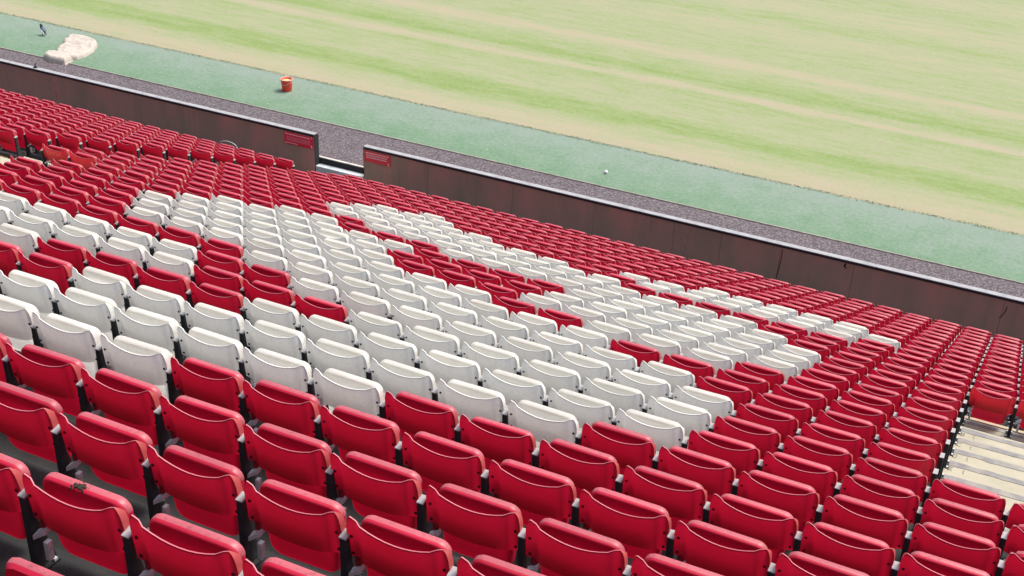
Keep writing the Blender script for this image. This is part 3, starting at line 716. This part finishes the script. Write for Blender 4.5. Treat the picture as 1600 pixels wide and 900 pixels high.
def make_seat(i):
    c, r, colr, lp = seats[i]
    x, y, z = seat_base(c, r)
    root = empty('stadium_seat', (x + rng.normal(0, 0.003), y + rng.normal(0, 0.003), z - 0.5), (0, 0, rng.normal(0, 0.006)))
    tag(root, lab[i], 'seat', 'tip-up seats in the stand')
    up = (0, 0, 0.5)
    def part(name, me, par=root, rot=(0, 0, 0), loc=up):
        o = bpy.data.objects.new(name, me); COL.objects.link(o); o.parent = par; o.location = loc; o.rotation_euler = rot
        return o
    bk = part('backrest', V[colr]['back'], rot=(rng.normal(0, 0.008), 0, rng.normal(0, 0.004)))
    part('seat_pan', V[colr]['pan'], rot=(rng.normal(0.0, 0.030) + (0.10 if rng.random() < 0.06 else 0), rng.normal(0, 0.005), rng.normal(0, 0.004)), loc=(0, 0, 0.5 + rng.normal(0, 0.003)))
    p = part('post', ME['post']); part('post_cap', ME['cap'], p, loc=(0, 0, 0)); part('foot_bolts', ME['zinc'], p, loc=(0, 0, 0))
    if lp:
        p = part('post', ME['lpost']); part('post_cap', ME['lcap'], p, loc=(0, 0, 0)); part('foot_bolts', ME['lzinc'], p, loc=(0, 0, 0))
    part('hinge_bracket', ME['bracket']); part('hinge_ear', V[colr]['ear'])
    for bx in (-0.213, 0.213):
        for bz in (-0.115, -0.212): part('bolt', V[colr]['bolt'], bk, loc=(bx, y_back(bx, bz), bz))
    return root
roots = {}
for i in sorted(single, key=lambda i: (seats[i][1], seats[i][0])): roots[(seats[i][0], seats[i][1])] = make_seat(i)

# worn letters on the faded seat by the left gangway
def seat_letters(root):
    glyph = {'R': [((0, 0), (0, 1)), ((0, 1), (.6, 1)), ((.6, 1), (.6, .55)), ((.6, .55), (0, .5)), ((.25, .5), (.65, 0))], '-': [((0, .5), (.5, .5))],
             '1': [((.3, 0), (.3, 1)), ((.3, 1), (.05, .75))], '3': [((0, 1), (.6, 1)), ((.6, 1), (.6, 0)), ((.6, 0), (0, 0)), ((.15, .5), (.6, .5))]}
    m = MB(); x = -0.155; h = 0.042; w = 0.0045
    for ch in 'R3-131':
        for (ax, az), (bx, bz) in glyph[ch]:
            p0 = Vector((x + ax * 0.036, 0, -0.135 + az * h)); p1 = Vector((x + bx * 0.036, 0, -0.135 + bz * h))
            d = (p1 - p0).normalized(); nn = Vector((-d.z, 0, d.x)) * w
            q = [p0 - nn - d * w, p1 - nn + d * w, p1 + nn + d * w, p0 + nn - d * w]
            q = [(v.x, y_back(v.x, v.z) - 0.0015, v.z) for v in q]
            m.add(q + [(a, b2 + 0.003, c2) for a, b2, c2 in q], [[0, 1, 2, 3], [7, 6, 5, 4], [0, 4, 5, 1], [1, 5, 6, 2], [2, 6, 7, 3], [3, 7, 4, 0]])
        x += 0.050 if ch != '-' else 0.036
    bk = [o for o in root.children if o.name.split('.')[0] == 'backrest'][0]
    return link('lettering', m.mesh('lettering'), M['letter'], bk)
if (-19, 13) in roots: seat_letters(roots[(-19, 13)])

# dark moss on the lip of the near left seat
rt = roots.get((1, -2))
if rt:
    m = MB()
    for i in range(60):
        a, d = rng.uniform(0, 2 * PI), abs(rng.normal(0, 0.014)); s = rng.uniform(0.0012, 0.0042)
        x = -0.012 + d * math.cos(a) * 1.5; yy = 0.072 + d * math.sin(a) * 0.8
        m.box(x - s, x + s, yy - s, yy + s, -0.052, -0.0435 + rng.uniform(0, 0.002))
    pn = [o for o in rt.children if o.name.split('.')[0] == 'seat_pan'][0]
    link('moss_patch', m.mesh('moss_patch'), M['moss'], pn)
    lab_old = rt['label']; rt['label'] = 'red tip-up seat with dark moss on its pan lip near bottom left'

# every other seat: joined into one object
backL, panL = backrest_mesh(1, 4), pan_mesh(2, True)
def arr(me):
    v = np.array([x.co[:] for x in me.vertices]); f = [list(p.vertices) for p in me.polygons]; mi = [p.material_index for p in me.polygons]
    return v, f, mi
def mbarr(m): return np.array(m.v, float), m.f, m.m
low = dict(back=arr(backL), pan=arr(panL), post=mbarr(post_mb()), cap=mbarr(cap_mb()), bracket=mbarr(bracket_mb()))
lpost, lcap = mbarr(post_mb(-0.25)), mbarr(cap_mb(-0.25))
allv, allf, allm, base = [], [], [], 0
slots = ['red', 'red_edge', 'white', 'white_lip', 'red_faded', 'post', 'cap', 'galv', 'red_pan', 'red_sheen', 'white_pan', 'red_flange']
for i, (c, r, colr, lp) in enumerate(seats):
    if i in single or not info[i][1]: continue
    p = np.array(seat_base(c, r)) + np.array([rng.normal(0, 0.003), rng.normal(0, 0.003), rng.normal(0, 0.002)])
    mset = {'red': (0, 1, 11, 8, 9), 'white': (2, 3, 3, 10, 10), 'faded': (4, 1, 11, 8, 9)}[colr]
    tilt = rng.normal(0, 0.030); ct, st = math.cos(tilt), math.sin(tilt)
    items = [(low['back'], lambda mi: mset[mi]), (low['pan'], lambda mi: mset[3 + mi]), (low['post'], lambda mi: 5), (low['cap'], lambda mi: 6), (low['bracket'], lambda mi: 7)]
    if lp: items += [(lpost, lambda mi: 5), (lcap, lambda mi: 6)]
    for kk, ((v, f, mi), fn) in enumerate(items):
        vv = v
        if kk == 1: vv = np.stack([v[:, 0], v[:, 1] * ct - v[:, 2] * st, v[:, 1] * st + v[:, 2] * ct], 1)
        allv.append(vv + p); allf += [[a + base for a in q] for q in f]; allm += [fn(a) for a in mi]; base += len(v)
me = bpy.data.meshes.new('far_seats'); me.from_pydata(np.concatenate(allv).tolist(), [], allf); me.update()
me.polygons.foreach_set('material_index', allm); smooth_by_angle(me, 40)
far = link('far_seats', me, [M[s] for s in slots])
tag(far, 'remaining rows of small red and off-white tip-up seats running down to the wall', 'seats', kind='stuff')

# ------------------------------------------------------------------ things on the turf
# folded cream sheet: a thick crumpled pile and a roll in front of it
poly = [(-20.72, 20.20), (-20.20, 20.14), (-20.02, 20.26), (-19.98, 20.52), (-20.02, 20.70), (-20.10, 20.98), (-20.30, 21.36), (-20.62, 21.62), (-20.95, 21.68), (-21.38, 21.58), (-21.40, 21.42), (-21.27, 21.28), (-21.30, 21.16), (-21.10, 20.95), (-21.02, 20.62)]
roll = [(-20.80, 19.86), (-20.50, 19.76), (-20.02, 19.80), (-20.02, 20.10), (-20.28, 20.26), (-20.80, 20.30), (-20.92, 20.12)]
def sdf(px, py, P):
    d = np.full(px.shape, 1e9); inside = np.zeros(px.shape, bool)
    for (ax, ay), (bx, by) in zip(P, P[1:] + P[:1]):
        ex, ey = bx - ax, by - ay; t = np.clip(((px - ax) * ex + (py - ay) * ey) / (ex * ex + ey * ey), 0, 1)
        d = np.minimum(d, np.hypot(px - ax - t * ex, py - ay - t * ey))
        cnd = ((ay > py) != (by > py)); xi = np.where(cnd, (bx - ax) * (py - ay) / np.where(abs(by - ay) < 1e-9, 1e-9, by - ay) + ax, 0); inside ^= cnd & (px < xi)
    return np.where(inside, d, -d)
nx, ny = 110, 130; gx, gy = np.meshgrid(np.linspace(-21.5, -19.85, nx), np.linspace(19.68, 21.76, ny))
def nf(s, seed):
    rr = np.random.default_rng(seed); out = np.zeros_like(gx)
    for _ in range(10):
        a = rr.uniform(0, PI); f = rr.uniform(.6, 1.6) * s; out += np.sin((gx * math.cos(a) + gy * math.sin(a)) * f + rr.uniform(0, 6))
    return out / 10
rg = lambda s_, a: (1 - np.abs(nf(s_, a)) * 2.6)
d1 = sdf(gx + 0.03 * nf(22, 3), gy + 0.03 * nf(20, 4), poly); d2 = sdf(gx + 0.015 * nf(20, 5), gy + 0.015 * nf(18, 6), roll)
h1 = np.where(d1 > 0, 0.085 * np.sqrt(1 - np.clip(1 - d1 / 0.06, 0, 1) ** 2) + 0.03 * nf(7, 1) + (0.022 * rg(11, 2) + 0.012 * rg(26, 9)) * np.clip(d1 / .08, 0, 1), -0.02)
dent = np.exp(-(((gx + 20.78) / 0.20) ** 2 + ((gy - 20.98) / 0.08) ** 2)); h1 = h1 - 0.05 * dent * (d1 > 0)
h2 = np.where(d2 > 0, 0.14 * np.sqrt(1 - np.clip(1 - d2 / 0.10, 0, 1) ** 2) + 0.02 * nf(13, 8) + 0.015 * rg(20, 10) * np.clip(d2 / .06, 0, 1), -0.02)
hh = np.maximum(np.maximum(h1, h2), np.where((d1 > 0) | (d2 > 0), 0.02, -0.02))
m = MB(); keep = (d1 > -0.02) | (d2 > -0.02)
idx = -np.ones(gx.shape, int); vs = []
for j in range(ny):
    for i in range(nx):
        if keep[j, i]: idx[j, i] = len(vs); vs.append((gx[j, i] + 20.6, gy[j, i] - 20.8, hh[j, i]))
fs = [[idx[j, i], idx[j, i + 1], idx[j + 1, i + 1], idx[j + 1, i]] for j in range(ny - 1) for i in range(nx - 1) if min(idx[j, i], idx[j, i + 1], idx[j + 1, i + 1], idx[j + 1, i]) >= 0]
m.add(vs, fs)
tag(link('folded_sheet', m.mesh('folded_sheet', True), M['sheet'], loc=(-20.6, 20.8, 0.012)), 'heap of folded cream sheeting lying on the artificial turf', 'tarpaulin')

# red bucket
bk = MB(); seg = 28
def lathe(mb, prof, seg, m=0):
    vs = [(r_ * math.cos(2 * PI * k / seg), r_ * math.sin(2 * PI * k / seg), z) for r_, z in prof for k in range(seg)]
    fs = [[j * seg + k, j * seg + (k + 1) % seg, (j + 1) * seg + (k + 1) % seg, (j + 1) * seg + k] for j in range(len(prof) - 1) for k in range(seg)]
    mb.add(vs, fs, m)
lathe(bk, [(0.0, 0.0), (0.115, 0.0), (0.122, 0.01), (0.142, 0.26), (0.146, 0.30), (0.136, 0.30), (0.128, 0.2), (0.12, 0.02)], seg)
bucket = link('bucket', bk.mesh('bucket', True), M['bucket'], loc=(-14.13, 21.22, 0.012))
tag(bucket, 'red bucket standing on the artificial turf near the pitch edge', 'bucket')
rm = MB(); lathe(rm, [(0.143, 0.285), (0.158, 0.288), (0.160, 0.302), (0.150, 0.308), (0.136, 0.304), (0.136, 0.29)], seg)
link('rim', rm.mesh('rim', True), M['bucket_rim'], bucket)
sd = MB(); lathe(sd, [(0.0, 0.265), (0.06, 0.268), (0.132, 0.255)], seg); link('filling', sd.mesh('filling', True), M['sand'], bucket)
hd = MB(); hd.tube([(0.155 * math.cos(a), 0.06 * math.sin(a) - 0.155 * 0, 0.29 - 0.13 * math.sin(a) ** 1) if False else (0.158 * math.cos(a), -0.158 * math.sin(a) * 0.98, 0.285 - 0.10 * math.sin(a)) for a in np.linspace(0, PI, 17)], 0.004, 6)
link('handle', hd.mesh('handle', True), M['galv'], bucket)

bl = MB(); bm = bmesh.new(); bmesh.ops.create_uvsphere(bm, u_segments=20, v_segments=12, radius=0.042); bl.frombm(bm)
tag(link('small_ball', bl.mesh('small_ball', True), M['ball'], loc=(-5.25, 20.60, 0.05)), 'small white ball lying on the artificial turf', 'ball')

# bird on the turf
def bird():
    root = empty('bird', (-22.12, 21.28, 0.012), (0, 0, math.radians(160)))
    root.scale = (0.92, 1.05, 0.92)
    tag(root, 'dark headed bird with a white flank standing on the turf', 'bird')
    # body: lofted rings along a leaning axis (tail low at the back, head up), one continuous surface
    axis = [((-0.20, 0, 0.060), .006, .012), ((-0.13, 0, 0.095), .014, .024), ((-0.075, 0, 0.125), .034, .036), ((-0.03, 0, 0.150), .052, .050), ((0.02, 0, 0.178), .058, .056),
            ((0.052, 0, 0.212), .048, .046), ((0.064, 0, 0.245), .033, .033), ((0.070, 0, 0.275), .036, .034), ((0.082, 0, 0.302), .034, .030), ((0.098, 0, 0.318), .018, .016), ((0.106, 0, 0.322), .006, .006)]
    m = MB(); seg = 16; vs = []
    for i, (p, w, h) in enumerate(axis):
        p = Vector(p); a = Vector(axis[min(i + 1, len(axis) - 1)][0]) - Vector(axis[max(i - 1, 0)][0]); a.normalize(); up = Vector((-a.z, 0, a.x))
        for k in range(seg):
            t = 2 * PI * k / seg; vs.append(p + Vector((0, 1, 0)) * w * math.cos(t) + up * h * math.sin(t))
    fs, mi = [], []
    for i in range(len(axis) - 1):
        for k in range(seg):
            fs.append([i * seg + k, i * seg + (k + 1) % seg, (i + 1) * seg + (k + 1) % seg, (i + 1) * seg + k])
            t = math.sin(2 * PI * (k + .5) / seg)
            mi.append(0 if i >= 5 or i < 2 else (2 if t < 0.1 else 1))
    fs += [list(range(seg))[::-1], [(len(axis) - 1) * seg + k for k in range(seg)]]; mi += [0, 0]
    me = bpy.data.meshes.new('body'); me.from_pydata([v[:] for v in vs], [], fs); me.update(); me.polygons.foreach_set('material_index', mi); me.polygons.foreach_set('use_smooth', [True] * len(fs))
    link('body', me, [M['black_f'], M['blue_f'], M['white_f']], root)
    for s in (-1, 1):
        w = MB(); w.add([(0.03, s * 0.050, 0.205), (0.045, s * 0.055, 0.175), (-0.03, s * 0.058, 0.135), (-0.14, s * 0.026, 0.085), (-0.12, s * 0.030, 0.105), (-0.03, s * 0.050, 0.175)] +
                        [(0.03, s * 0.058, 0.205), (0.045, s * 0.064, 0.175), (-0.03, s * 0.067, 0.135), (-0.14, s * 0.034, 0.085), (-0.12, s * 0.038, 0.105), (-0.03, s * 0.060, 0.175)],
                        [[0, 1, 2, 3, 4, 5], [11, 10, 9, 8, 7, 6]] + [[i, (i + 1) % 6, 6 + (i + 1) % 6, 6 + i] for i in range(6)])
        link('wing', w.mesh('wing'), M['white_f'] if s > 0 else M['blue_f'], root)
        lg = MB(); lg.tube([(-0.005, s * 0.024, 0.115), (-0.012, s * 0.026, 0.06), (0.0, s * 0.026, 0.004)], 0.005, 6)
        for dx, dy in ((0.035, 0), (0.028, 0.016), (0.028, -0.016), (-0.022, 0)): lg.tube([(0, s * 0.026, 0.004), (dx, s * 0.026 + dy, 0.003)], 0.003, 5)
        link('leg', lg.mesh('leg'), M['beak'], root)
        ey = MB(); bm = bmesh.new(); bmesh.ops.create_uvsphere(bm, u_segments=8, v_segments=6, radius=0.005)
        for v in bm.verts: v.co += Vector((0.092, s * 0.024, 0.306))
        ey.frombm(bm); link('eye', ey.mesh('eye', True), M['bolt'], root)
    k = MB(); k.tube([(0.100, 0, 0.318), (0.122, 0, 0.316), (0.142, 0, 0.308)], [0.010, 0.006, 0.001], 8); link('beak', k.mesh('beak'), M['beak'], root)
bird()

# litter specks on the turf
m = MB()
for i in range(40):
    x = rng.uniform(-25, 4); y = rng.uniform(20.05, 22.0); s = rng.uniform(0.003, 0.008)
    m.box(x - s, x + s, y - s * .7, y + s * .7, 0.008, 0.016)
tag(link('litter_specks', m.mesh('litter_specks'), M['ball']), 'tiny pale specks scattered over the artificial turf', kind='stuff')
